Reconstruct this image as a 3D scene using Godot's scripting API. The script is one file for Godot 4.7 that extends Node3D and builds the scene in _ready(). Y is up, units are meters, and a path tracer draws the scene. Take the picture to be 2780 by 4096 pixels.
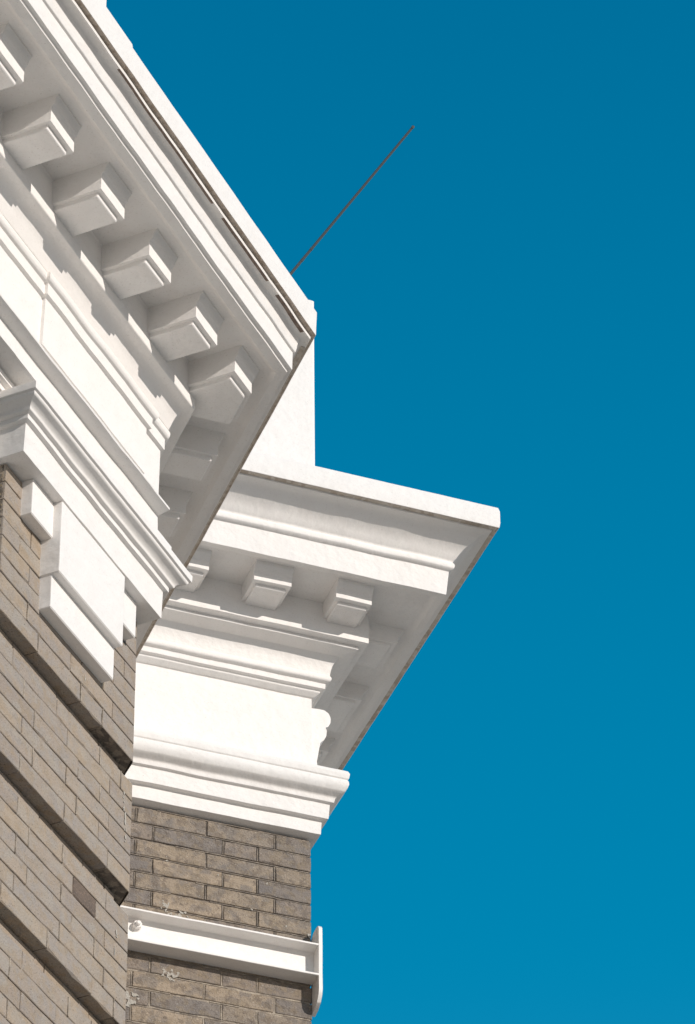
extends Node3D
# Corner pavilion and set-back wing of a grey brick building with white painted cornices, seen from the street.
# Plan coordinates are Vector2(x, depth); depth runs along -z of Godot. Heights of the masonry are measured from the eye (EYE).

const EYE := 1.6
const TURN := 0.36698164              # direction of the wing's front in plan
const T8 := 0.41421356                # tan 22.5 degrees, mitre of the canted corner
var R: Vector2                        # along the wing's front
var N: Vector2                        # along the canted front of the pavilion
var S: Vector2                        # along the flanks, away from the street
var BR: Vector2                       # outward normals of the three
var BN: Vector2
var BS: Vector2
const CN := Vector2(-0.60163594, 8.89335226)   # corner of the pavilion's brickwork
const CR := Vector2(-0.14012617, 11.23497944)  # corner of the wing's brickwork
var wob := FastNoiseLite.new()
var rng := RandomNumberGenerator.new()
var mats := {}
var brick_meshes := {}

func _ready():
	rng.seed = 11
	R = Vector2.from_angle(TURN); N = Vector2.from_angle(TURN + PI / 4); S = Vector2.from_angle(TURN + PI / 2)
	BR = Vector2.from_angle(TURN - PI / 2); BN = Vector2.from_angle(TURN - PI / 4); BS = Vector2.from_angle(TURN)
	wob.seed = 5; wob.noise_type = FastNoiseLite.TYPE_SIMPLEX; wob.frequency = 1.0; wob.fractal_type = FastNoiseLite.FRACTAL_NONE
	make_camera()
	make_air()
	make_materials()
	make_ground()
	make_pavilion()
	make_wing()
	make_beam()
	make_pole()

# ---------------------------------------------------------------- camera, light, sky
func make_camera():
	var p := 0.67620973
	var roll := -0.01316477
	var down := Vector3(0, -cos(p), -sin(p))
	var right := Vector3(1, 0, 0) * cos(roll) - down * sin(roll)
	var up := -(Vector3(1, 0, 0) * sin(roll) + down * cos(roll))
	var fwd := Vector3(0, sin(p), -cos(p))
	var cam := Camera3D.new()
	cam.name = "camera"
	cam.transform = Transform3D(Basis(right, up, -fwd), Vector3(0, EYE, 0))
	cam.fov = rad_to_deg(2.0 * atan(2048.0 / 15661.88))
	cam.near = 0.1; cam.far = 3000.0
	add_child(cam); cam.current = true

func make_air():
	var env := Environment.new()
	var sky := Sky.new()
	var pan := PanoramaSkyMaterial.new()
	var h := 128
	var img := Image.create(16, h, false, Image.FORMAT_RGBF)
	for j in h:
		var e := 90.0 - (j + 0.5) * 180.0 / h       # elevation in degrees
		var c: Color
		var stops := [[-90.0, Color(0.30, 0.28, 0.25)], [0.0, Color(0.74, 0.65, 0.58)], [8.0, Color(0.66, 0.61, 0.58)], [18.0, Color(0.32, 0.45, 0.58)], [27.0, Color(0.03, 0.285, 0.53)],
			[31.0, Color(0.0, 0.243, 0.463)], [46.0, Color(0.0, 0.160, 0.335)], [65.0, Color(0.0, 0.115, 0.27)], [90.0, Color(0.0, 0.09, 0.23)]]
		for k in stops.size() - 1:
			if e >= stops[k][0] and e <= stops[k + 1][0]:
				c = (stops[k][1] as Color).lerp(stops[k + 1][1], (e - stops[k][0]) / (stops[k + 1][0] - stops[k][0]))
		for i in 16:
			img.set_pixel(i, j, c)
	pan.panorama = ImageTexture.create_from_image(img)
	sky.sky_material = pan
	env.background_mode = Environment.BG_SKY
	env.sky = sky
	env.background_energy_multiplier = 1.0
	env.tonemap_mode = Environment.TONE_MAPPER_LINEAR
	env.tonemap_exposure = 1.0
	env.sdfgi_enabled = true; env.ssao_enabled = true; env.ssil_enabled = true
	var we := WorldEnvironment.new(); we.name = "world_environment"; we.environment = env
	add_child(we)
	var sun := DirectionalLight3D.new()
	sun.name = "sun"
	var flat := BN * cos(deg_to_rad(14.0)) - N * sin(deg_to_rad(14.0))
	var el := deg_to_rad(21.5)
	var to_sun := Vector3(flat.x * cos(el), sin(el), -flat.y * cos(el))
	sun.basis = Basis.looking_at(-to_sun, Vector3.UP)
	sun.light_energy = 1.13
	sun.light_color = Color(1.0, 0.968, 0.935)
	sun.light_angular_distance = 0.5
	sun.shadow_enabled = true
	add_child(sun)

# ---------------------------------------------------------------- materials
func noise(sd: int, freq: float, octaves := 4, kind := FastNoiseLite.TYPE_SIMPLEX_SMOOTH) -> FastNoiseLite:
	var n := FastNoiseLite.new()
	n.seed = sd; n.frequency = freq; n.noise_type = kind
	n.fractal_type = FastNoiseLite.FRACTAL_FBM if octaves > 1 else FastNoiseLite.FRACTAL_NONE
	n.fractal_octaves = octaves
	return n

func tile(n: FastNoiseLite, size: int) -> PackedByteArray:
	var im := n.get_seamless_image(size, size)
	im.convert(Image.FORMAT_L8)
	return im.get_data()

func relief(size: int, layers: Array, strength: float) -> ImageTexture:   # layers: [noise, weight, power]
	var img := Image.create(size, size, false, Image.FORMAT_RF)
	var maps := []
	for l in layers: maps.append(tile(l[0], size))
	for y in size:
		for x in size:
			var v := 0.0
			for k in layers.size():
				v += pow(maps[k][y * size + x] / 255.0, layers[k][2]) * layers[k][1]
			img.set_pixel(x, y, Color(v, v, v))
	img.bump_map_to_normal_map(strength)
	img.convert(Image.FORMAT_RGB8)
	return ImageTexture.create_from_image(img)

func tone(size: int, base: Color, layers: Array) -> ImageTexture:         # layers: [noise, colour, threshold, softness, amount]
	var img := Image.create(size, size, false, Image.FORMAT_RGB8)
	var maps := []
	for l in layers: maps.append(tile(l[0], size))
	for y in size:
		for x in size:
			var c := base
			for k in layers.size():
				var l = layers[k]
				var a: float = smoothstep(l[2] - l[3], l[2] + l[3], maps[k][y * size + x] / 255.0) * l[4]
				c = c.lerp(l[1], a)
			img.set_pixel(x, y, c)
	return ImageTexture.create_from_image(img)

func mat(called: String, albedo: Texture2D, tint: Color, normal: Texture2D, strength: float, scale: float, rough: float) -> StandardMaterial3D:
	var m := StandardMaterial3D.new()
	m.resource_name = called
	m.albedo_color = tint
	m.albedo_texture = albedo
	m.uv1_triplanar = true; m.uv1_world_triplanar = true
	m.uv1_scale = Vector3.ONE * scale
	if normal:
		m.normal_enabled = true; m.normal_texture = normal; m.normal_scale = strength
	m.roughness = rough
	mats[called] = m
	return m

func make_materials():
	# white masonry paint: brushed, with pits, drips and a little dust in patches (texture spans 0.5 m)
	var grain := noise(3, 0.11, 3)
	var lumps := noise(8, 0.018, 3)
	var pits := noise(21, 0.05, 1, FastNoiseLite.TYPE_CELLULAR)
	var paint_bump := relief(512, [[grain, 0.10, 1.0], [lumps, 0.8, 1.0], [pits, 0.22, 0.45]], 9.0)
	var paint_tone := tone(512, Color(0.925, 0.906, 0.888), [[noise(31, 0.008, 4), Color(0.905, 0.888, 0.866), 0.60, 0.14, 0.5], [noise(33, 0.09, 3), Color(0.82, 0.79, 0.75), 0.76, 0.06, 0.3], [noise(35, 0.16, 2), Color(0.5, 0.46, 0.4), 0.86, 0.02, 0.5]])
	mat("white_paint", paint_tone, Color(1, 1, 1), paint_bump, 0.28, 2.0, 0.62)
	mat("white_metal_paint", paint_tone, Color(1, 1, 1), paint_bump, 0.15, 2.6, 0.5)
	mat("dirty_paint", tone(512, Color(0.78, 0.735, 0.68), [[noise(41, 0.008, 4), Color(0.67, 0.61, 0.55), 0.56, 0.14, 0.7], [noise(43, 0.02, 3), Color(0.84, 0.81, 0.77), 0.62, 0.08, 0.7]]), Color(1, 1, 1), paint_bump, 0.4, 2.5, 0.8)
	mat("brown_timber", tone(512, Color(0.80, 0.745, 0.685), [[noise(51, 0.02, 4), Color(0.68, 0.61, 0.54), 0.56, 0.14, 0.8], [noise(52, 0.03, 3), Color(0.72, 0.67, 0.61), 0.66, 0.06, 0.5]]), Color(1, 1, 1), paint_bump, 0.4, 3.0, 0.8)
	mat("flaked_brown", tone(256, Color(0.52, 0.455, 0.41), [[noise(55, 0.03, 4), Color(0.43, 0.37, 0.33), 0.55, 0.12, 0.8]]), Color(1, 1, 1), paint_bump, 0.4, 3.0, 0.8)
	# grey brick
	var bb := relief(512, [[noise(61, 0.10, 4), 0.55, 1.0], [noise(62, 0.022, 3), 0.6, 1.0], [noise(63, 0.06, 1, FastNoiseLite.TYPE_CELLULAR), 0.3, 0.4]], 10.0)
	var stain := noise(70, 0.012, 4)
	var fine := noise(71, 0.14, 3)
	var hole := noise(72, 0.10, 2)
	var fleck := noise(73, 0.12, 2)
	var tints := [Color(0.623, 0.571, 0.521), Color(0.639, 0.581, 0.522), Color(0.614, 0.566, 0.521), Color(0.594, 0.545, 0.499), Color(0.646, 0.585, 0.517), Color(0.620, 0.573, 0.528)]
	for k in tints.size():
		var c: Color = tints[k]
		var t := tone(512, c, [[noise(80 + k, 0.012, 4), Color(0.56, 0.545, 0.535), 0.57, 0.12, 0.5], [noise(90 + k, 0.016, 4), Color(0.60, 0.53, 0.44), 0.58, 0.10, 0.6], [noise(140 + k, 0.010, 3), Color(0.63, 0.60, 0.56), 0.62, 0.10, 0.6], [fine, c.darkened(0.16), 0.64, 0.10, 0.5], [hole, Color(0.28, 0.25, 0.22), 0.84, 0.022, 0.9], [fleck, Color(0.76, 0.73, 0.68), 0.84, 0.03, 0.6]])
		mat("near_brick_%d" % k, t, Color(1, 1, 1), bb, 0.35, 2.4, 0.92)
	var far_tints := [Color(0.576, 0.525, 0.477), Color(0.552, 0.504, 0.457), Color(0.612, 0.553, 0.484), Color(0.516, 0.481, 0.451), Color(0.591, 0.539, 0.482), Color(0.642, 0.577, 0.502)]
	for k in far_tints.size():
		var c: Color = far_tints[k]
		var t := tone(512, c, [[noise(100 + k, 0.010, 4), Color(0.43, 0.41, 0.40), 0.56, 0.12, 0.65], [noise(110 + k, 0.014, 5), Color(0.545, 0.485, 0.405), 0.60, 0.07, 0.65], [noise(150 + k, 0.02, 5), Color(0.39, 0.345, 0.305), 0.66, 0.05, 0.55], [fine, c.darkened(0.2), 0.64, 0.10, 0.5], [hole, Color(0.22, 0.195, 0.175), 0.83, 0.025, 0.9], [fleck, Color(0.82, 0.80, 0.77), 0.83, 0.02, 0.8]])
		mat("far_brick_%d" % k, t, Color(1, 1, 1), bb, 0.5, 2.4, 0.92)
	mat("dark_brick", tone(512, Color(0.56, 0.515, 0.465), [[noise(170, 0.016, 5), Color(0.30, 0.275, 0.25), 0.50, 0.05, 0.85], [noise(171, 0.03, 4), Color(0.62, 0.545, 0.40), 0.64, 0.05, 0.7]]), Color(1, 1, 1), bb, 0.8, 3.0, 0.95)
	mat("mortar", tone(512, Color(0.50, 0.46, 0.42), [[noise(120, 0.014, 4), Color(0.39, 0.36, 0.33), 0.55, 0.14, 0.7], [noise(121, 0.02, 3), Color(0.66, 0.61, 0.55), 0.60, 0.08, 0.7]]), Color(1, 1, 1), bb, 0.5, 2.5, 0.95)
	mat("pale_mortar", tone(512, Color(0.60, 0.555, 0.50), [[noise(125, 0.012, 4), Color(0.46, 0.42, 0.38), 0.54, 0.14, 0.7], [noise(126, 0.02, 3), Color(0.74, 0.69, 0.62), 0.56, 0.10, 0.7]]), Color(1, 1, 1), bb, 0.5, 2.5, 0.95)
	mat("brown_brick", tone(256, Color(0.42, 0.365, 0.325), [[stain, Color(0.37, 0.33, 0.30), 0.5, 0.15, 0.8], [fleck, Color(0.6, 0.52, 0.45), 0.7, 0.05, 0.5]]), Color(1, 1, 1), bb, 0.4, 3.0, 0.95)
	mat("lime", tone(256, Color(0.74, 0.715, 0.675), [[fine, Color(0.7, 0.67, 0.62), 0.58, 0.08, 0.7]]), Color(1, 1, 1), bb, 1.0, 5.0, 0.95)
	var pole := mat("grey_steel", tone(128, Color(0.40, 0.405, 0.405), [[fine, Color(0.385, 0.39, 0.39), 0.55, 0.1, 0.7]]), Color(1, 1, 1), null, 0.0, 6.0, 0.6)
	pole.metallic = 0.0
	mat("paving", tone(512, Color(0.77, 0.72, 0.67), [[noise(130, 0.01, 5), Color(0.68, 0.635, 0.585), 0.5, 0.15, 0.7], [fine, Color(0.62, 0.575, 0.53), 0.6, 0.08, 0.5]]), Color(1, 1, 1), bb, 0.5, 0.5, 0.9)
	mat("roofing", tone(128, Color(0.5, 0.48, 0.46), [[fine, Color(0.42, 0.4, 0.38), 0.5, 0.1, 0.7]]), Color(1, 1, 1), bb, 0.5, 1.0, 0.9)
	var glass := StandardMaterial3D.new()
	glass.resource_name = "pane"; glass.albedo_color = Color(0.06, 0.07, 0.08); glass.roughness = 0.06; glass.metallic_specular = 0.6
	mats["pane"] = glass

# ---------------------------------------------------------------- tagging
func numbered(called: String, parent: Node) -> String:
	if not parent.has_node(NodePath(called)): return called
	var k := 1
	while parent.has_node(NodePath("%s_%03d" % [called, k])): k += 1
	return "%s_%03d" % [called, k]

func thing(called: String, label: String, category: String, at := Vector3.ZERO) -> Node3D:
	var o := Node3D.new()
	o.name = called; o.position = at
	o.set_meta("label", label); o.set_meta("category", category)
	add_child(o, true)
	return o

func part(called: String, st: SurfaceTool, m: String, parent: Node3D) -> MeshInstance3D:
	var o := MeshInstance3D.new()
	o.name = numbered(called, parent)
	o.mesh = st.commit()
	o.material_override = mats[m]
	parent.add_child(o, true)
	o.global_position = Vector3.ZERO
	return o

# ---------------------------------------------------------------- shapes
func w3(p: Vector2, y: float) -> Vector3:
	return Vector3(p.x, y + EYE, -p.y)

func begin() -> SurfaceTool:
	var st := SurfaceTool.new()
	st.begin(Mesh.PRIMITIVE_TRIANGLES)
	return st

func tri(st: SurfaceTool, a: Vector3, b: Vector3, c: Vector3, na: Vector3, nb: Vector3, nc: Vector3):
	var g := (b - a).cross(c - a)
	if g.dot(na + nb + nc) > 0.0:       # front faces run clockwise
		var t := b; b = c; c = t
		var u := nb; nb = nc; nc = u
	st.set_normal(na); st.add_vertex(a)
	st.set_normal(nb); st.add_vertex(b)
	st.set_normal(nc); st.add_vertex(c)

func flat_tri(st: SurfaceTool, a: Vector3, b: Vector3, c: Vector3, out: Vector3):
	var g := (b - a).cross(c - a)
	if g.length_squared() < 1e-16: return
	g = g.normalized()
	if g.dot(out) < 0.0: g = -g
	tri(st, a, b, c, g, g, g)

func shake(p: Vector3, amp0: float) -> Vector3:
	var amp := amp0 * 0.62
	var q := p * 4.0
	var s := p * 15.0
	return p + Vector3(wob.get_noise_3dv(q), wob.get_noise_3dv(q + Vector3(31, 5, 9)), wob.get_noise_3dv(q + Vector3(7, 77, 3))) * amp \
		+ Vector3(wob.get_noise_3dv(s), wob.get_noise_3dv(s + Vector3(31, 5, 9)), wob.get_noise_3dv(s + Vector3(7, 77, 3))) * amp * 0.36

func pv(list: Array) -> PackedVector2Array:
	var a := PackedVector2Array()
	for i in range(0, list.size(), 2): a.append(Vector2(list[i], list[i + 1]))
	return a

func rounded(pts: PackedVector2Array, r: float, closed := false) -> PackedVector2Array:
	var out := PackedVector2Array()
	var m := pts.size()
	for i in m:
		if not closed and (i == 0 or i == m - 1):
			out.append(pts[i]); continue
		var a := pts[(i - 1 + m) % m]; var b := pts[i]; var c := pts[(i + 1) % m]
		var u := (a - b); var v := (c - b)
		var turn := PI - absf(u.angle_to(v))
		var k: float = minf(r, minf(u.length(), v.length()) * 0.35)
		if turn < 0.4 or k < 0.0004:
			out.append(b); continue
		var p := b + u.normalized() * k; var q := b + v.normalized() * k
		out.append(p); out.append((p + b * 2.0 + q) * 0.25); out.append(q)
	return out

# A profile (outward, height) swept along a path of nodes [plan point, mitre vector]; neat ends are closed.
func sweep(st: SurfaceTool, profile: PackedVector2Array, path: Array, step: float, amp: float, caps := [true, true], round_r := 0.0022, crease := 0.8):
	var pr := rounded(profile, round_r)
	var M := pr.size()
	var first: Array = []; var last: Array = []
	for leg in path.size() - 1:
		var b0: Vector2 = path[leg][0]; var m0: Vector2 = path[leg][1]
		var b1: Vector2 = path[leg + 1][0]; var m1: Vector2 = path[leg + 1][1]
		var along := (b1 - b0)
		if along.length() < 0.002: along = (b1 + m1 * 0.1) - (b0 + m0 * 0.1)
		var k := maxi(1, int(ceil(along.length() / step)))
		var grid := []
		for i in k + 1:
			var f := float(i) / k
			var row := PackedVector3Array()
			for j in M:
				var p := (b0 + m0 * pr[j].x).lerp(b1 + m1 * pr[j].x, f)
				row.append(shake(w3(p, pr[j].y), amp))
			grid.append(row)
		if leg == 0: first = [grid[0], -along.normalized()]
		if leg == path.size() - 2: last = [grid[k], along.normalized()]
		var dirn := Vector3(along.x, 0, -along.y).normalized()
		var fn := []
		for i in k:
			var row := PackedVector3Array()
			for j in M - 1:
				var e1: Vector3 = grid[i + 1][j] - grid[i][j]
				if e1.length_squared() < 1e-10: e1 = grid[i + 1][j + 1] - grid[i][j + 1]
				var n: Vector3 = (grid[i][j + 1] - grid[i][j]).cross(e1)
				if e1.length_squared() < 1e-10: n = (grid[i][j + 1] - grid[i][j]).cross(dirn)
				row.append(n.normalized())
			fn.append(row)
		# the profile runs from below outward and up: outward normal is (height step, -outward step)
		for j in M - 1:
			var len_j := pr[j].distance_to(pr[j + 1])
			for i in k:
				var c4 := []
				for q in [[0, 0], [0, 1], [1, 0], [1, 1]]:
					var ii: int = i + q[0]
					var acc := Vector3.ZERO
					for di in [-1, 0]:
						var fi: int = ii + di
						if fi < 0 or fi >= k: continue
						acc += fn[fi][j] * len_j
						var jn: int = j + (1 if q[1] == 1 else -1)
						if jn >= 0 and jn < M - 1 and fn[fi][j].dot(fn[fi][jn]) > crease:
							acc += fn[fi][jn] * pr[jn].distance_to(pr[jn + 1])
					c4.append(acc.normalized())
				var a: Vector3 = grid[i][j]; var b: Vector3 = grid[i][j + 1]; var c: Vector3 = grid[i + 1][j]; var d: Vector3 = grid[i + 1][j + 1]
				if a.distance_squared_to(c) < 1e-10 and b.distance_squared_to(d) < 1e-10: continue
				tri(st, a, b, d, c4[0], c4[1], c4[3])
				tri(st, a, d, c, c4[0], c4[3], c4[2])
	var idx := Geometry2D.triangulate_polygon(pr)
	for e in 2:
		if not caps[e]: continue
		var row: PackedVector3Array = first[0] if e == 0 else last[0]
		var out2: Vector2 = first[1] if e == 0 else last[1]
		var out := Vector3(out2.x, 0, -out2.y)
		for i in range(0, idx.size(), 3):
			flat_tri(st, row[idx[i]], row[idx[i + 1]], row[idx[i + 2]], out)

# An upright prism over a plan polygon, with all its edges eased.
func slab(st: SurfaceTool, poly: PackedVector2Array, y0: float, y1: float, bev: float, amp := 0.0, corner := -1.0):
	var cr := bev if corner < 0.0 else corner
	var pts := rounded(poly, cr, true) if cr > 0.0 else poly
	var inset := pts
	var M := pts.size()
	var mid := Vector2.ZERO
	for p in pts: mid += p / M
	if bev > 0.0:
		inset = PackedVector2Array()
		var sgn := 1.0 if not Geometry2D.is_polygon_clockwise(pts) else -1.0
		for i in M:
			var d: Vector2 = (pts[(i + 1) % M] - pts[(i - 1 + M) % M]).normalized()
			inset.append(pts[i] + Vector2(-d.y, d.x) * sgn * bev)
	var rows := []
	var spec := [[inset, y0], [pts, y0 + bev], [pts, y1 - bev], [inset, y1]] if bev > 0.0 else [[pts, y0], [pts, y1]]
	for s in spec:
		var row := PackedVector3Array()
		for p in s[0]: row.append(shake(w3(p, s[1]), amp) if amp > 0.0 else w3(p, s[1]))
		rows.append(row)
	for r in rows.size() - 1:
		for i in M:
			var i2 := (i + 1) % M
			var o2: Vector2 = ((pts[i] + pts[i2]) * 0.5 - mid)
			var e: Vector2 = pts[i2] - pts[i]
			var n2 := Vector2(e.y, -e.x)
			if Geometry2D.is_polygon_clockwise(pts): n2 = -n2
			var out := Vector3(n2.x, 0, -n2.y)
			flat_tri(st, rows[r][i], rows[r][i2], rows[r + 1][i2], out)
			flat_tri(st, rows[r][i], rows[r + 1][i2], rows[r + 1][i], out)
	var idx := Geometry2D.triangulate_polygon(inset)
	for i in range(0, idx.size(), 3):
		flat_tri(st, rows[0][idx[i]], rows[0][idx[i + 1]], rows[0][idx[i + 2]], Vector3.DOWN)
		var t: PackedVector3Array = rows[rows.size() - 1]
		flat_tri(st, t[idx[i]], t[idx[i + 1]], t[idx[i + 2]], Vector3.UP)

func rect(C: Vector2, A: Vector2, B: Vector2, n0: float, n1: float, o0: float, o1: float) -> PackedVector2Array:
	return PackedVector2Array([C + A * n0 + B * o0, C + A * n1 + B * o0, C + A * n1 + B * o1, C + A * n0 + B * o1])

# One brick: an eased, slightly irregular front, plain sides. Local x along the wall, y up, z outward.
func brick_mesh(w: float, h: float, variant: int) -> ArrayMesh:
	var key := "%d_%d_%d" % [roundi(w * 1000), roundi(h * 1000), variant]
	if brick_meshes.has(key): return brick_meshes[key]
	var r := RandomNumberGenerator.new(); r.seed = hash(key)
	var st := begin()
	var hw := w / 2; var hh := h / 2
	var front := []; var rim := []; var back := []
	var n := 5 if w > 0.16 else 3
	var ring := []
	for i in n: ring.append(Vector2(lerpf(-hw, hw, float(i) / n), -hh))
	ring.append(Vector2(hw, -hh)); ring.append(Vector2(hw, 0))
	for i in n: ring.append(Vector2(lerpf(hw, -hw, float(i) / n), hh))
	ring.append(Vector2(-hw, hh)); ring.append(Vector2(-hw, 0))
	for p in ring:
		var chip: float = 0.0012 + r.randf() * 0.0009
		if r.randf() < 0.13: chip += r.randf() * 0.005
		var q: Vector2 = p + Vector2(r.randf_range(-1, 1), r.randf_range(-1, 1)) * 0.0009
		var inn := q - Vector2(signf(q.x) * minf(chip, absf(q.x)) if absf(p.x) > hw - 0.001 else 0.0, signf(q.y) * chip if absf(p.y) > hh - 0.001 else 0.0)
		front.append(Vector3(inn.x, inn.y, r.randf_range(-0.0006, 0.0006)))
		rim.append(Vector3(q.x, q.y, -chip * 0.9))
		back.append(Vector3(p.x, p.y, -0.07))
	var m := ring.size()
	for i in m:
		var k := (i + 1) % m
		flat_tri(st, Vector3(0, 0, 0.0004), front[i], front[k], Vector3(0, 0, 1))
		var o := Vector3(ring[i].x + ring[k].x, (ring[i].y + ring[k].y) * w / h, 0)
		flat_tri(st, front[i], rim[i], rim[k], o + Vector3(0, 0, 0.2)); flat_tri(st, front[i], rim[k], front[k], o + Vector3(0, 0, 0.2))
		flat_tri(st, rim[i], back[i], back[k], o); flat_tri(st, rim[i], back[k], rim[k], o)
	brick_meshes[key] = st.commit()
	return brick_meshes[key]

func lay_brick(parent: Node3D, C: Vector2, A: Vector2, B: Vector2, n0: float, n1: float, y0: float, y1: float, o: float, m: String):
	var b := MeshInstance3D.new()
	b.name = numbered_fast("brick", parent)
	b.mesh = brick_mesh(n1 - n0, y1 - y0, rng.randi() % 6)
	b.material_override = mats[m]
	parent.add_child(b, true)
	var p := C + A * (n0 + n1) * 0.5 + B * (o + rng.randf_range(-0.0012, 0.0012))
	var basis3 := Basis(Vector3(A.x, 0, -A.y), Vector3.UP, Vector3(B.x, 0, -B.y)).rotated(Vector3(B.x, 0, -B.y), rng.randf_range(-0.004, 0.004))
	b.global_transform = Transform3D(basis3, w3(p, (y0 + y1) * 0.5))

var near_joints: Array[Vector3] = []
var brick_count := {}
func numbered_fast(called: String, parent: Node) -> String:
	var id := called + str(parent.get_instance_id())
	var k: int = brick_count.get(id, 0)
	brick_count[id] = k + 1
	return called if k == 0 else "%s_%03d" % [called, k]

# ---------------------------------------------------------------- ground
func make_ground():
	var st := begin()
	var s := 1500.0
	flat_tri(st, Vector3(-s, 0, -s), Vector3(s, 0, -s), Vector3(s, 0, s), Vector3.UP)
	flat_tri(st, Vector3(-s, 0, -s), Vector3(s, 0, s), Vector3(-s, 0, s), Vector3.UP)
	var o := MeshInstance3D.new()
	o.name = "ground"; o.mesh = st.commit(); o.material_override = mats["paving"]
	o.set_meta("kind", "structure"); o.set_meta("label", "pale stone paving of the street in front of the buildings")
	add_child(o)

# ---------------------------------------------------------------- the near pavilion
const N_END := -2.6
func near_path(n_from: float, s_to: float) -> Array:      # along the canted front, round the corner, along the flank
	return [[CN + N * n_from, BN], [CN, BN + N * T8], [CN + S * s_to, BS]]

func full_near_path() -> Array:      # also round the far corner of the canted front
	var P1 := CN + N * N_END
	return [[P1 - R * 2.0, BR], [P1, BN - N * T8], [CN, BN + N * T8], [CN + S * 2.02, BS]]

func make_pavilion():
	var P1 := CN + N * N_END
	var at := w3(CN + N * -1.0 - BN * 1.0, -EYE)
	var o := thing("corner_pavilion", "near grey brick pavilion with canted front, white bracketed cornice and grooved brick pier", "building", at)
	# solid core behind the facing
	var st := begin()
	var low := PackedVector2Array([CN + N * -0.75 - BN * 0.055, CN - BN * 0.055 + N * 0.012, CN + S * 2.0 - BS * 0.03, P1 - R * 2.0 + S * 2.0, P1 - R * 2.0 - BR * 0.2, P1 - BR * 0.2 - R * 0.1, CN + N * -1.9 - BN * 0.012, CN + N * -1.85 - BN * 0.16, CN + N * -0.75 - BN * 0.16])
	slab(st, low, -EYE, 6.96, 0.0)
	var wall := part("brick_pier", st, "mortar", o)
	lay_near_bricks(wall)
	# mortar behind each block of courses, and behind the sunk ones
	st = begin()
	var top := 6.744
	var hgt := 8 * 0.0611
	for g in 7:
		slab(st, PackedVector2Array([CN + N * -0.785 - BN * 0.06, CN + N * -0.785 - BN * 0.0034, CN + N * -0.006 - BN * 0.0034, CN + N * 0.05 - BN * 0.06]), top - hgt + 0.006, top - 0.004, 0.0)
		top -= hgt + 0.0725
		hgt = 6 * 0.0597
	part("mortar_bed", st, "mortar", wall).set_meta("kind", "stuff")
	st = begin()
	splash(st, Vector2(-0.055, 6.095), 0.006, 0.040, 301, 0.22, CN, N, BN)
	splash(st, Vector2(-0.045, 6.035), 0.007, 0.035, 302, 0.26, CN, N, BN)
	splash(st, Vector2(-0.038, 5.975), 0.005, 0.040, 303, 0.24, CN, N, BN)
	splash(st, Vector2(-0.07, 5.655), 0.010, 0.012, 304, 0.26, CN, N, BN)
	splash(st, Vector2(-0.30, 6.345), 0.004, 0.010, 305, 0.2, CN, N, BN)
	splash(st, Vector2(-0.08, 5.60), 0.003, 0.020, 306, 0.2, CN, N, BN)
	part("lime_splash", st, "lime", wall).set_meta("kind", "stuff")
	# pale ribbons of mortar in some upright joints
	st = begin()
	for q in near_joints:
		slab(st, rect(CN, N, BN, q.x - 0.0022, q.x + 0.0022, -0.008, 0.0012), q.y, q.z, 0.0)
	part("mortar_ribbon", st, "pale_mortar", wall).set_meta("kind", "stuff")
	st = begin()
	var high := PackedVector2Array([P1 - BN * 0.03, CN - BN * 0.03, CN + S * 2.0 - BS * 0.03, P1 - R * 2.0 + S * 2.0, P1 - R * 2.0 - BR * 0.03])
	slab(st, high, 6.955, 7.86, 0.0)
	part("entablature_core", st, "white_paint", o)
	st = begin()
	slab(st, high, 7.86, 7.89, 0.0)
	part("roof", st, "roofing", o)
	# stepped block under the capital
	st = begin()
	slab(st, rect(CN, N, BN, -0.577, -0.2, -0.05, 0.0610), 6.502, 6.7475, 0.003, 0.0015)
	slab(st, rect(CN, N, BN, -0.573, -0.203, -0.05, 0.0365), 6.392, 6.51, 0.003, 0.0015)
	slab(st, rect(CN, N, BN, -0.697, -0.075, -0.05, 0.0345), 6.625, 6.7475, 0.003, 0.0015)
	part("stepped_corbel", st, "white_paint", o)
	# capital, returned at both ends
	st = begin()
	var cap := pv([-0.06, 6.7464, 0.066, 6.7464, 0.0685, 6.8425, 0.081, 6.8455, 0.081, 6.8620, 0.0925, 6.8645, 0.0945, 6.8730, 0.1000, 6.8800, 0.1090, 6.8850, 0.1190, 6.8885, 0.1225, 6.8930, 0.1225, 6.8985, 0.1300, 6.9005, 0.1310, 6.9240, 0.08, 6.935, -0.06, 6.94])
	sweep(st, cap, [[CN + N * -0.7454 - BN * 0.14, -N], [CN + N * -0.7454, BN - N], [CN + N * -0.05, BN + N], [CN + N * -0.05 - BN * 0.10, N]], 0.03, 0.002)
	part("capital", st, "white_paint", o)
	# lintel and its thin lower course
	st = begin()
	sweep(st, pv([-0.2, 6.976, 0.1, 6.974, 0.1005, 7.036, -0.06, 7.04]), [[CN + N * (N_END + 0.1), BN], [CN + N * -0.085, BN]], 0.03, 0.002)
	sweep(st, pv([-0.06, 6.9745, 0.099, 6.9735, 0.0995, 6.988, -0.06, 6.995]), [[CN + N * -0.1, BN], [CN + N * 0.006, BN]], 0.03, 0.002)
	part("lintel", st, "white_paint", o)
	st = begin()
	sweep(st, pv([-0.06, 7.028, 0.098, 7.0325, 0.1385, 7.0425, 0.1395, 7.0500, 0.06, 7.085, 0.03, 7.09, 0.028, 7.214, -0.06, 7.214]), [[CN + N * (N_END + 0.1), BN], [CN + N * -0.085, BN]], 0.022, 0.0025)
	sweep(st, pv([-0.06, 7.028, 0.05, 7.0310, 0.0505, 7.0390, 0.02, 7.05, 0.018, 7.21, -0.06, 7.21]), near_path(-0.09, 0.02), 0.03, 0.002)
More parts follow.
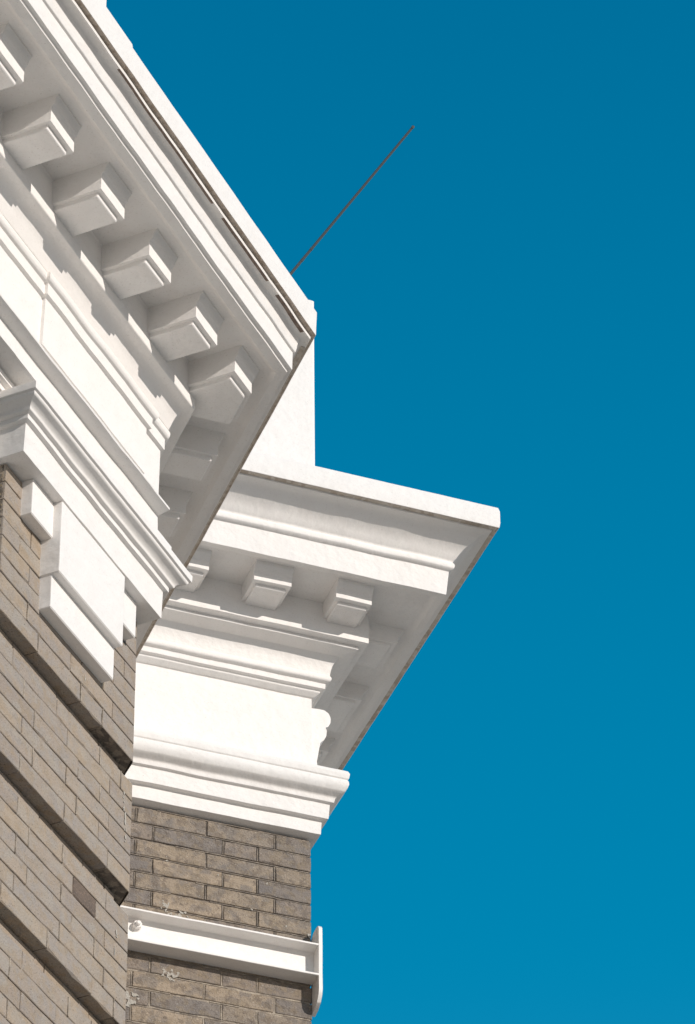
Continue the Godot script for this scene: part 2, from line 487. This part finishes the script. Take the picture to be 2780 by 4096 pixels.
	sweep(st, pv([-0.06, 7.028, 0.098, 7.0310, 0.0985, 7.0390, 0.02, 7.06, -0.06, 7.07]), [[CN + S * 0.02, BS], [CN + S * 0.8, BS]], 0.03, 0.002)
	part("drip_course", st, "white_paint", o)
	# frieze with its two mouldings; it breaks forward over the pier
	st = begin()
	var fr := pv([-0.06, 7.207, 0.0455, 7.2055, 0.0475, 7.3765, 0.0592, 7.3790, 0.0600, 7.4180, 0.0680, 7.4205, 0.0725, 7.4265, 0.0745, 7.4365, 0.0732, 7.4450, 0.0705, 7.4495, 0.0680, 7.453, -0.06, 7.456])
	var jog := [[CN + N * N_END, BN], [CN + N * -0.674, BN - N], [CN + N * -0.674 + BN * 0.010, BN - N], [CN + N * -0.135 + BN * 0.010, BN + N], [CN + N * -0.135, BN + N], [CN, BN + N * T8], [CN + S * 2.02, BS]]
	sweep(st, fr, jog, 0.025, 0.002)
	part("frieze", st, "white_paint", o)
	st = begin()
	var cove := pv([-0.06, 7.452, 0.0695, 7.4545, 0.0725, 7.4640, 0.0770, 7.4760, 0.0815, 7.4900, 0.0865, 7.5030, 0.0925, 7.5140, 0.0985, 7.5205, 0.1060, 7.5258, 0.1150, 7.5285, 0.1260, 7.5295, 0.1375, 7.5300, 0.1402, 7.5340, 0.1402, 7.672, 0.1450, 7.683, -0.06, 7.69])
	sweep(st, cove, full_near_path(), 0.025, 0.0022, [true, true], 0.0035)
	part("bed_moulding", st, "white_paint", o)
	# cornice
	st = begin()
	var cor := pv([-0.06, 7.679, 0.33, 7.680, 0.350, 7.676, 0.358, 7.668, 0.3625, 7.6630, 0.3935, 7.6650, 0.3945, 7.6735, 0.4078, 7.6750, 0.4097, 7.7427, 0.4172, 7.7453, 0.4200, 7.7560, 0.4225, 7.7700, 0.4250, 7.7840, 0.4286, 7.7925, 0.4340, 7.7965, 0.4450, 7.7985, 0.4560, 7.7970, 0.4590, 7.7940, 0.4600, 7.8050, 0.4560, 7.8140, -0.06, 7.8200])
	sweep(st, cor, full_near_path(), 0.025, 0.0022)
	part("cornice", st, "white_paint", o)
	st = begin()
	sweep(st, pv([0.30, 7.8125, 0.4735, 7.8120, 0.4735, 7.8150, 0.30, 7.818]), full_near_path(), 0.05, 0.0012, [true, true], 0.0005)
	part("timber_soffit", st, "brown_timber", o)
	st = begin()
	sweep(st, pv([0.30, 7.8152, 0.4728, 7.8152, 0.4731, 7.8108, 0.4745, 7.8108, 0.4775, 7.9035, 0.47, 7.9075, 0.2, 7.910, -0.06, 7.91]), full_near_path(), 0.05, 0.0012, [true, true], 0.002)
	part("gutter_fascia", st, "white_paint", o)
	st = begin()
	slab(st, PackedVector2Array([CN + N * -1.02 + BN * 0.474, CN + N * -1.02 + BN * 0.1, CN + N * -2.4 + BN * 0.1, CN + N * -2.4 + BN * 0.474]), 7.905, 7.925, 0.004, 0.002, 0.012)
	slab(st, PackedVector2Array([CN + N * -1.185 + BN * 0.472, CN + N * -1.185 + BN * 0.12, CN + N * -2.2 + BN * 0.12, CN + N * -2.2 + BN * 0.472]), 7.915, 8.30, 0.006, 0.002)
	part("parapet_block", st, "white_paint", o)
	# flaked brown patches in the cove below the fascia
	for q in [[-1.07, -0.47, 0.449, 0.4575], [-0.40, -0.10, 0.4480, 0.4575], [-0.03, 0.15, 0.445, 0.4560]]:
		st = begin()
		var pr := pv([q[2], 7.7970, q[3], 7.7952, q[3] + 0.0005, 7.7975, q[2], 7.7992])
		sweep(st, pr, [[CN + N * q[0], BN], [CN + N * q[1], BN]], 0.02, 0.0022, [true, true], 0.0002)
		part("flaked_patch", st, "flaked_brown", o)
	st = begin()
	sweep(st, pv([0.4440, 7.7968, 0.4578, 7.7936, 0.4582, 7.7965, 0.444, 7.7995]), [[CN + (BN + N * T8) * 0.0 + S * -0.15, BS], [CN + S * 1.95, BS]], 0.02, 0.003, [true, true], 0.0002)
	part("flaked_patch", st, "dirty_paint", o)
	# modillions
	for k in 7:
		var n1 := -0.119 - 0.2998 * k
		near_modillion(o, CN, N, BN, n1 - 0.139, n1)
	near_corner_modillion(o)
	for k in 6:
		near_modillion(o, CN, S, BS, 0.188 + 0.3 * k, 0.188 + 0.126 + 0.3 * k)
	# window beside the pier, under the lintel
	st = begin()
	sweep(st, pv([-0.16, 6.900, 0.012, 6.902, 0.012, 6.922, 0.026, 6.924, 0.026, 6.944, 0.042, 6.946, 0.042, 6.9660, -0.16, 6.968]), [[CN + N * -1.84, BN], [CN + N * -0.79, BN]], 0.05, 0.001)
	slab(st, rect(CN, N, BN, -0.86, -0.79, -0.155, -0.05), 4.6, 6.91, 0.002)
	slab(st, rect(CN, N, BN, -1.85, -1.78, -0.155, -0.05), 4.6, 6.91, 0.002)
	slab(st, rect(CN, N, BN, -1.78, -0.86, -0.155, -0.06), 5.7, 5.75, 0.002)
	slab(st, rect(CN, N, BN, -1.335, -1.305, -0.155, -0.065), 4.62, 6.9, 0.002)
	slab(st, rect(CN, N, BN, -1.87, -0.79, -0.155, 0.06), 4.5, 4.61, 0.004)
	var fw := part("window_frame", st, "white_metal_paint", o)
	st = begin()
	slab(st, rect(CN, N, BN, -1.79, -0.85, -0.15, -0.12), 4.6, 6.9, 0.0)
	part("pane", st, "pane", fw)

func near_modillion(o: Node3D, C: Vector2, A: Vector2, B: Vector2, n0: float, n1: float):
	n0 += rng.randf_range(-0.003, 0.003); n1 += rng.randf_range(-0.003, 0.003); C += B * rng.randf_range(-0.003, 0.002)
	var st := begin()
	var pr := pv([0.12, 7.5870, 0.2960, 7.5870, 0.2965, 7.636, 0.2975, 7.6400, 0.3010, 7.6450, 0.3060, 7.6480, 0.3070, 7.6540, 0.3090, 7.6620, 0.3130, 7.6690, 0.3180, 7.6740, 0.3185, 7.685, 0.12, 7.685])
	sweep(st, pr, [[C + A * n0, B], [C + A * n1, B]], 0.024, 0.0022, [true, true], 0.003)
	slab(st, rect(C, A, B, n0 + 0.012, n1 - 0.012, 0.12, 0.280), 7.5705, 7.595, 0.0025, 0.002, 0.004)
	part("modillion", st, "white_paint", o)

func near_corner_modillion(o: Node3D):
	var st := begin()
	var pr := pv([0.12, 7.5870, 0.2960, 7.5870, 0.2965, 7.636, 0.2975, 7.6400, 0.3010, 7.6450, 0.3060, 7.6480, 0.3070, 7.6540, 0.3090, 7.6620, 0.3130, 7.6690, 0.3180, 7.6740, 0.3185, 7.685, 0.12, 7.685])
	sweep(st, pr, [[CN + N * 0.008, BN], [CN, BN + N * T8], [CN + S * 0.008, BS]], 0.024, 0.0015, [true, true], 0.003)
	var a := CN + N * 0.02; var c := CN + S * 0.02
	slab(st, PackedVector2Array([a + BN * 0.12, a + BN * 0.277, CN + (BN + N * T8) * 0.277, c + BS * 0.277, c + BS * 0.12, CN + (BN + N * T8) * 0.12]), 7.5715, 7.595, 0.0025, 0.0015, 0.004)
	part("modillion", st, "white_paint", o)

func lay_near_bricks(wall: Node3D):
	var y := 6.744
	# courses from the capital down: eight, then a sunk course, then six between sunk courses
	var plan := []
	for k in 8: plan.append([0.0611, false])
	for g in 6:
		plan.append([0.0725, true])
		for k in 6: plan.append([0.0597, false])
	var odd := [-0.134, -0.382, -0.630, -0.788]
	var even := [-0.072, -0.196, -0.445, -0.693, -0.788]
	var odd2 := [-0.190, -0.318, -0.566, -0.788]
	for i in plan.size():
		var h: float = plan[i][0]
		var sunk: bool = plan[i][1]
		var o := -0.040 if sunk else 0.0
		var xs: Array = odd if i % 2 == 0 else (odd2 if (i / 2) % 3 != 1 else even)
		var right := -0.012 if sunk else 0.0
		var gap := 0.0038
		for k in xs.size():
			var left: float = xs[k]
			var y0 := y - h + (gap * 0.5 if not sunk else 0.0)
			var y1 := y - (gap * 0.5 if not sunk else 0.0)
			var m := "near_brick_%d" % (rng.randi() % 6)
			if i == 17 and k == 1: m = "brown_brick"
			if k == 0:
				lay_corner_brick(wall, left + gap * 0.5, right, y0, y1, o, m)
			else:
				lay_brick(wall, CN, N, BN, left + gap * 0.5, right, y0, y1, o, m)
			if not sunk and left > -0.75 and rng.randf() < 0.4: near_joints.append(Vector3(left, y0, y1))
			right = left - gap * 0.5
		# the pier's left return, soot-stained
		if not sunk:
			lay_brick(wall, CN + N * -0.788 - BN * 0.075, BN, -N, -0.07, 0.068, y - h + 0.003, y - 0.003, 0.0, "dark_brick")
		y -= h

func lay_corner_brick(wall: Node3D, n0: float, n1: float, y0: float, y1: float, o: float, m: String):
	var st := begin()
	var a := CN + BN * o
	# the end follows the flank, turned 45 degrees; the arris is worn round
	var poly := PackedVector2Array([a + N * n0, a + N * (n1 - 0.004), a + N * (n1 + 0.004) - BN * 0.006, a + N * (n1 + 0.06) - BN * 0.066, a + N * n0 - BN * 0.066])
	slab(st, poly, y0, y1, 0.0016, 0.0010, 0.003)
	var b := part_fast("brick", st, m, wall)
	b.global_position = Vector3.ZERO

func part_fast(called: String, st: SurfaceTool, m: String, parent: Node3D) -> MeshInstance3D:
	var b := MeshInstance3D.new()
	b.name = numbered_fast(called, parent)
	b.mesh = st.commit(); b.material_override = mats[m]
	parent.add_child(b, true)
	return b

# ---------------------------------------------------------------- the set-back wing
func wing_path() -> Array:
	return [[CR - R * 3.4, BR], [CR, BR + R], [CR + S * 3.0, BS]]

func make_wing():
	var at := w3(CR - R * 1.5 + S * 1.0, -EYE)
	var o := thing("set_back_wing", "taller white-topped brick wing set back behind the near cornice, against the sky", "building", at)
	var st := begin()
	slab(st, PackedVector2Array([CR - R * 3.4 - BR * 0.012, CR - BR * 0.012 - R * 0.005, CR + S * 3.0 - R * 0.006, CR - R * 3.4 + S * 3.0]), -EYE, 7.57, 0.0)
	var wall := part("brick_wall", st, "pale_mortar", o)
	lay_wing_bricks(wall)
	st = begin()
	slab(st, PackedVector2Array([CR - R * 3.4 - BR * 0.02, CR - R * 0.02 - BR * 0.02, CR - R * 0.006 - BR * 0.0055, CR - R * 3.4 - BR * 0.0055]), 7.11, 7.566, 0.0)
	pointing(st, 7.04, 7.57)
	part("mortar_bed", st, "mortar", wall).set_meta("kind", "stuff")
	st = begin()
	slab(st, PackedVector2Array([CR - R * 3.4 - BR * 0.02, CR - R * 0.02 - BR * 0.02, CR - R * 0.006 - BR * 0.0035, CR - R * 3.4 - BR * 0.0035]), 5.60, 7.10, 0.0)
	pointing(st, 5.7, 7.04)
	part("mortar_bed", st, "pale_mortar", wall).set_meta("kind", "stuff")
	st = begin()
	slab(st, PackedVector2Array([CR - R * 3.4 - BR * 0.03, CR - BR * 0.03 - R * 0.03, CR + S * 3.0 - R * 0.03, CR - R * 3.4 + S * 3.0]), 7.568, 8.74, 0.0)
	part("entablature_core", st, "white_paint", o)
	st = begin()
	slab(st, PackedVector2Array([CR - R * 3.4 + BR * 0.3, CR + (BR + R) * 0.3, CR + S * 3.0 + R * 0.3, CR - R * 3.4 + S * 3.0]), 8.735, 8.765, 0.0)
	part("roof", st, "roofing", o)
	st = begin()
	var arch := pv([-0.06, 7.566, 0.0258, 7.5785, 0.0277, 7.6325, 0.0465, 7.6350, 0.0512, 7.6945, 0.0625, 7.6962, 0.0640, 7.7050, 0.0665, 7.7140, 0.0720, 7.7190, 0.0830, 7.7240, 0.0925, 7.7310, 0.0995, 7.7430, 0.1035, 7.7560, 0.1025, 7.7690, 0.0985, 7.7760, 0.1030, 7.7800, 0.1060, 7.7990, 0.1000, 7.8140, 0.03, 7.838, -0.06, 7.845])
	sweep(st, arch, wing_path(), 0.03, 0.002, [true, true], 0.0028)
	part("architrave", st, "white_paint", o)
	st = begin()
	sweep(st, pv([-0.06, 7.83, 0.0040, 7.832, 0.0040, 8.1695, -0.06, 8.172]), wing_path(), 0.025, 0.002)
	part("frieze", st, "white_paint", o)
	st = begin()
	var bed := pv([-0.06, 8.166, 0.0090, 8.1670, 0.0250, 8.1795, 0.0275, 8.1835, 0.0275, 8.1895, 0.0415, 8.1920, 0.0425, 8.2150, 0.0500, 8.2165, 0.0565, 8.2205, 0.0590, 8.2280, 0.0575, 8.2370, 0.0540, 8.2440, 0.0550, 8.2550, 0.0575, 8.2700, 0.0610, 8.2840, 0.0670, 8.2980, 0.0760, 8.3120, 0.0790, 8.3175, 0.1325, 8.3255, 0.1335, 8.3325, 0.1300, 8.3385, 0.1618, 8.3410, 0.1635, 8.478, -0.06, 8.485])
	sweep(st, bed, wing_path(), 0.025, 0.002, [true, true], 0.0028)
	part("bed_moulding", st, "white_paint", o)
	st = begin()
	var cor := pv([-0.06, 8.475, 0.33, 8.474, 0.345, 8.468, 0.352, 8.4630, 0.3767, 8.4590, 0.3860, 8.5590, 0.3940, 8.5620, 0.4005, 8.5680, 0.4028, 8.5770, 0.4015, 8.5870, 0.3965, 8.5940, 0.3990, 8.6010, 0.4065, 8.6090, 0.4130, 8.6205, 0.4220, 8.6335, 0.4330, 8.6455, 0.4450, 8.6555, 0.4560, 8.6635, 0.4630, 8.6710, 0.4720, 8.6790, 0.4850, 8.6835, 0.5000, 8.6850, 0.5056, 8.6845, 0.5064, 8.6925, 0.503, 8.6965, -0.06, 8.702])
	sweep(st, cor, wing_path(), 0.025, 0.002)
	part("cornice", st, "white_paint", o)
	st = begin()
	sweep(st, pv([0.30, 8.6945, 0.5245, 8.6900, 0.5245, 8.6930, 0.30, 8.699]), wing_path(), 0.05, 0.0012, [true, true], 0.0005)
	part("timber_soffit", st, "dirty_paint", o)
	st = begin()
	sweep(st, pv([0.30, 8.6965, 0.5235, 8.6932, 0.5238, 8.6915, 0.5270, 8.6910, 0.5300, 8.7110, 0.5300, 8.7640, 0.5255, 8.7830, 0.50, 8.786, 0.2, 8.79, -0.06, 8.79]), wing_path(), 0.05, 0.0012, [true, true], 0.002)
	part("gutter_fascia", st, "white_paint", o)
	for k in 7:
		var n1 := 0.1275 - 0.3045 * k
		wing_modillion(o, CR, R, BR, n1 - 0.141, n1)
	for q in [[-0.115, 0.052], [0.250, 0.470], [0.60, 0.74], [0.90, 1.04], [1.2, 1.34]]:
		wing_modillion(o, CR, S, BS, q[0], q[1])
	# scroll-ended bracket on the flank
	st = begin()
	var sc := pv([-0.05, 7.86, 0.034, 7.864, 0.030, 7.885, 0.027, 7.91, 0.034, 7.95, 0.041, 7.995, 0.056, 8.012, 0.064, 8.030, 0.066, 8.055, 0.060, 8.066, 0.072, 8.073, 0.080, 8.090, 0.081, 8.112, 0.073, 8.130, 0.058, 8.140, 0.035, 8.140, -0.05, 8.132])
	sweep(st, sc, [[CR + S * 0.012, BS], [CR + S * 0.11, BS]], 0.02, 0.002, [true, true], 0.004)
	part("scroll_bracket", st, "white_paint", o)
	# parapet pier above the cornice
	st = begin()
	slab(st, rect(CR, R, BR, -1.4, -0.0855, -0.7, 0.3), 8.75, 9.786, 0.008, 0.001, 0.01)
	part("parapet_pier", st, "white_paint", o)
	# lime splashes on the wall
	st = begin()
	splash(st, Vector2(-0.480, 7.146), 0.062, 0.034, 201, 0.42)
	splash(st, Vector2(-0.525, 7.186), 0.034, 0.020, 202, 0.50)
	splash(st, Vector2(-0.497, 6.918), 0.036, 0.034, 203, 0.38)
	splash(st, Vector2(-0.640, 6.795), 0.045, 0.030, 204, 0.34)
	for q in [[-0.338, 7.345, 0.004, 0.011, 205], [-0.532, 7.430, 0.007, 0.010, 206], [-0.520, 7.370, 0.006, 0.012, 207], [-0.092, 7.195, 0.004, 0.011, 208], [-0.160, 7.143, 0.0045, 0.018, 209], [-0.215, 7.235, 0.007, 0.005, 210], [-0.460, 7.290, 0.004, 0.004, 211], [-0.165, 7.355, 0.014, 0.009, 212], [-0.010, 7.16, 0.008, 0.03, 213]]:
		splash(st, Vector2(q[0], q[1]), q[2], q[3], q[4], 0.22)
	var sp := part("lime_splash", st, "lime", wall)
	sp.set_meta("kind", "stuff")

# A flat, lacy splash: small cells of a noise field above a threshold, inside an ellipse.
func splash(st: SurfaceTool, c: Vector2, rx: float, ry: float, sd: int, level: float, C := CR, A := R, B := BR):
	var f := noise(sd, 42.0, 2)
	var cell := 0.0012
	var out := Vector3(B.x, 0, -B.y)
	var nx := int(rx / cell); var ny := int(ry / cell)
	for j in range(-ny, ny + 1):
		for i in range(-nx, nx + 1):
			var p := c + Vector2(i, j) * cell
			var d := Vector2(float(i) / nx, float(j) / ny).length()
			if f.get_noise_2d(p.x, p.y) + (1.0 - d) * 0.55 < level or d > 1.0: continue
			var q := cell * 0.55
			var zz := 0.0022
			var a := w3(C + A * (p.x - q) + B * zz, p.y - q); var b := w3(C + A * (p.x + q) + B * zz, p.y - q)
			var e := w3(C + A * (p.x + q) + B * zz, p.y + q); var g := w3(C + A * (p.x - q) + B * zz, p.y + q)
			flat_tri(st, a, b, e, out); flat_tri(st, a, e, g, out)

func wing_modillion(o: Node3D, C: Vector2, A: Vector2, B: Vector2, n0: float, n1: float):
	n0 += rng.randf_range(-0.003, 0.003); n1 += rng.randf_range(-0.003, 0.003); C += B * rng.randf_range(-0.003, 0.002)
	var st := begin()
	var pr := pv([0.14, 8.4075, 0.2930, 8.4075, 0.2950, 8.4350, 0.2960, 8.4385, 0.3010, 8.4420, 0.3025, 8.4460, 0.3070, 8.4490, 0.3120, 8.4560, 0.3180, 8.4620, 0.3195, 8.4800, 0.14, 8.4800])
	sweep(st, pr, [[C + A * n0, B], [C + A * n1, B]], 0.024, 0.002, [true, true], 0.003)
	slab(st, rect(C, A, B, n0 + 0.012, n1 - 0.012, 0.14, 0.270), 8.3950, 8.414, 0.0025, 0.002, 0.004)
	part("modillion", st, "white_paint", o)

# Narrow raised ribbons of mortar run along the middle of the joints.
func pointing(st: SurfaceTool, low: float, top: float):
	var y := 7.562
	for i in 29:
		var ya := y
		y -= 0.0652
		if ya < low or ya > top: continue
		var n := -1.2
		while n < -0.004:
			var n2 := minf(n + rng.randf_range(0.05, 0.16), -0.004)
			if rng.randf() < 0.84:
				var dy := rng.randf_range(-0.0008, 0.0008)
				slab(st, rect(CR, R, BR, n, n2, -0.010, -0.0012 + rng.randf_range(-0.001, 0.0005)), ya + dy - 0.0017, ya + dy + 0.0017, 0.0)
			n = n2
		for x in (WING_ODD if i % 2 == 0 else WING_EVEN):
			if rng.randf() < 0.8:
				slab(st, rect(CR, R, BR, x - 0.0017, x + 0.0017, -0.010, -0.0012), y + 0.005, ya - 0.005, 0.0)

const WING_ODD := [-0.133, -0.381, -0.633, -0.885, -1.135]
const WING_EVEN := [-0.195, -0.320, -0.571, -0.823, -1.07]

func lay_wing_bricks(wall: Node3D):
	var y := 7.562
	for i in 29:
		var h := 0.0652
		var xs: Array = WING_ODD if i % 2 == 0 else WING_EVEN
		var right := 0.0
		for k in xs.size():
			var left: float = xs[k]
			var gap := 0.0085
			var m := "far_brick_%d" % (rng.randi() % 6)
			lay_brick(wall, CR, R, BR, left + gap * 0.5, right + (rng.randf_range(-0.003, 0.001) if k == 0 else 0.0), y - h + gap * 0.5, y - gap * 0.5, 0.0, m)
			right = left - gap * 0.5
		y -= h

# ---------------------------------------------------------------- the steel channel on the wing
func make_beam():
	var o := thing("steel_channel", "white painted steel channel bolted across the set-back brick wall, with an upright end plate", "beam", w3(CR + BR * 0.03 - R * 0.5, 6.98))
	var n0 := -1.6
	var n1 := 0.003
	var st := begin()
	sweep(st, pv([0.0, 7.098, 0.055, 7.1015, 0.0640, 7.1025, 0.0640, 7.1095, 0.058, 7.1110, 0.0, 7.1120]), [[CR + R * n0, BR], [CR + R * n1, BR]], 0.06, 0.0008, [true, true], 0.0015)
	part("flange", st, "white_metal_paint", o)
	st = begin()
	sweep(st, pv([0.0, 6.9835, 0.061, 6.9835, 0.0640, 6.9850, 0.0640, 6.9920, 0.055, 6.9930, 0.0, 6.9965]), [[CR + R * n0, BR], [CR + R * n1, BR]], 0.06, 0.0008, [true, true], 0.0015)
	part("flange", st, "white_metal_paint", o)
	st = begin()
	sweep(st, pv([0.002, 6.990, 0.0190, 6.9900, 0.0160, 6.9990, 0.0150, 7.008, 0.0150, 7.085, 0.0165, 7.0950, 0.0200, 7.1030, 0.002, 7.1050]), [[CR + R * (n0 + 0.01), BR], [CR + R * n1, BR]], 0.05, 0.001, [true, true], 0.001)
	part("web", st, "white_metal_paint", o)
	# end plate: an upright bar on edge with rounded ends
	st = begin()
	var side := pv([-0.012, 7.165, 0.012, 7.182, 0.040, 7.186, 0.056, 7.184, 0.0635, 7.172, 0.0650, 7.10, 0.0640, 6.99, 0.0650, 6.935, 0.0600, 6.912, 0.045, 6.890, 0.020, 6.875, -0.012, 6.868])
	sweep(st, side, [[CR + R * 0.0015, BR], [CR + R * 0.0145, BR]], 0.02, 0.0006, [true, true], 0.003)
	part("end_plate", st, "white_metal_paint", o)
	# bolt
	var c := Vector2(-0.6265, 7.0700)
	var f3 := Vector3(BR.x, 0, -BR.y)
	st = begin()
	disc(st, c, 0.0185, 0.014, 0.0190, 24)
	var bolt := part("bolt", st, "white_metal_paint", o)
	st = begin()
	disc(st, c, 0.0162, 0.0190, 0.0350, 6)
	part("nut", st, "white_metal_paint", bolt)
	st = begin()
	disc(st, c, 0.0085, 0.0350, 0.0460, 16)
	part("shank", st, "white_metal_paint", bolt)

func disc(st: SurfaceTool, c: Vector2, r: float, o0: float, o1: float, sides: int):
	var bev := 0.0025
	var rows := [[r, o0], [r, o1 - bev], [r - bev, o1]]
	var out := Vector3(BR.x, 0, -BR.y)
	var pt := func(k: int, i: int) -> Vector3:
		var a := TAU * i / sides + 0.3
		return w3(CR + R * (c.x + cos(a) * rows[k][0]) + BR * rows[k][1], c.y + sin(a) * rows[k][0])
	for i in sides:
		for k in 2:
			var a: Vector3 = pt.call(k, i); var b: Vector3 = pt.call(k, i + 1); var d: Vector3 = pt.call(k + 1, i + 1); var e: Vector3 = pt.call(k + 1, i)
			var n: Vector3 = (a + b) * 0.5 - w3(CR + R * c.x + BR * rows[k][1], c.y)
			flat_tri(st, a, b, d, n); flat_tri(st, a, d, e, n)
		flat_tri(st, w3(CR + R * c.x + BR * o1, c.y), pt.call(2, i), pt.call(2, i + 1), out)

# ---------------------------------------------------------------- the leaning pole
func make_pole():
	var a := Vector3(-0.1668, 8.112 + EYE, -8.938)
	var b := Vector3(0.2157, 8.461 + EYE, -8.658)
	var d := (b - a).normalized()
	var foot := a - d * 0.34
	var o := thing("leaning_pole", "thin grey metal pole leaning out over the white cornice against the blue sky", "pole", foot)
	var st := begin()
	tube(st, foot, a + d * 0.04, 0.0048, 0.0045)
	part("lower_tube", st, "grey_steel", o)
	st = begin()
	tube(st, a + d * 0.04, b, 0.0044, 0.0037)
	part("upper_tube", st, "grey_steel", o)
	for q in [0.055, 0.10]:
		st = begin()
		tube(st, a + d * q, a + d * (q + 0.006), 0.0050, 0.0050)
		part("collar", st, "grey_steel", o)
	st = begin()
	tube(st, b - d * 0.002, b + d * 0.006, 0.0046, 0.0043)
	part("tip", st, "roofing", o)

func tube(st: SurfaceTool, a: Vector3, b: Vector3, ra: float, rb: float):
	var d := (b - a).normalized()
	var u := d.cross(Vector3.UP).normalized()
	var v := u.cross(d)
	var s := 12
	for i in s:
		var t0 := TAU * i / s; var t1 := TAU * (i + 1) / s
		var n0 := u * cos(t0) + v * sin(t0); var n1 := u * cos(t1) + v * sin(t1)
		tri(st, a + n0 * ra, a + n1 * ra, b + n1 * rb, n0, n1, n1)
		tri(st, a + n0 * ra, b + n1 * rb, b + n0 * rb, n0, n1, n0)
		flat_tri(st, a, a + n0 * ra, a + n1 * ra, -d)
		flat_tri(st, b, b + n0 * rb, b + n1 * rb, d)
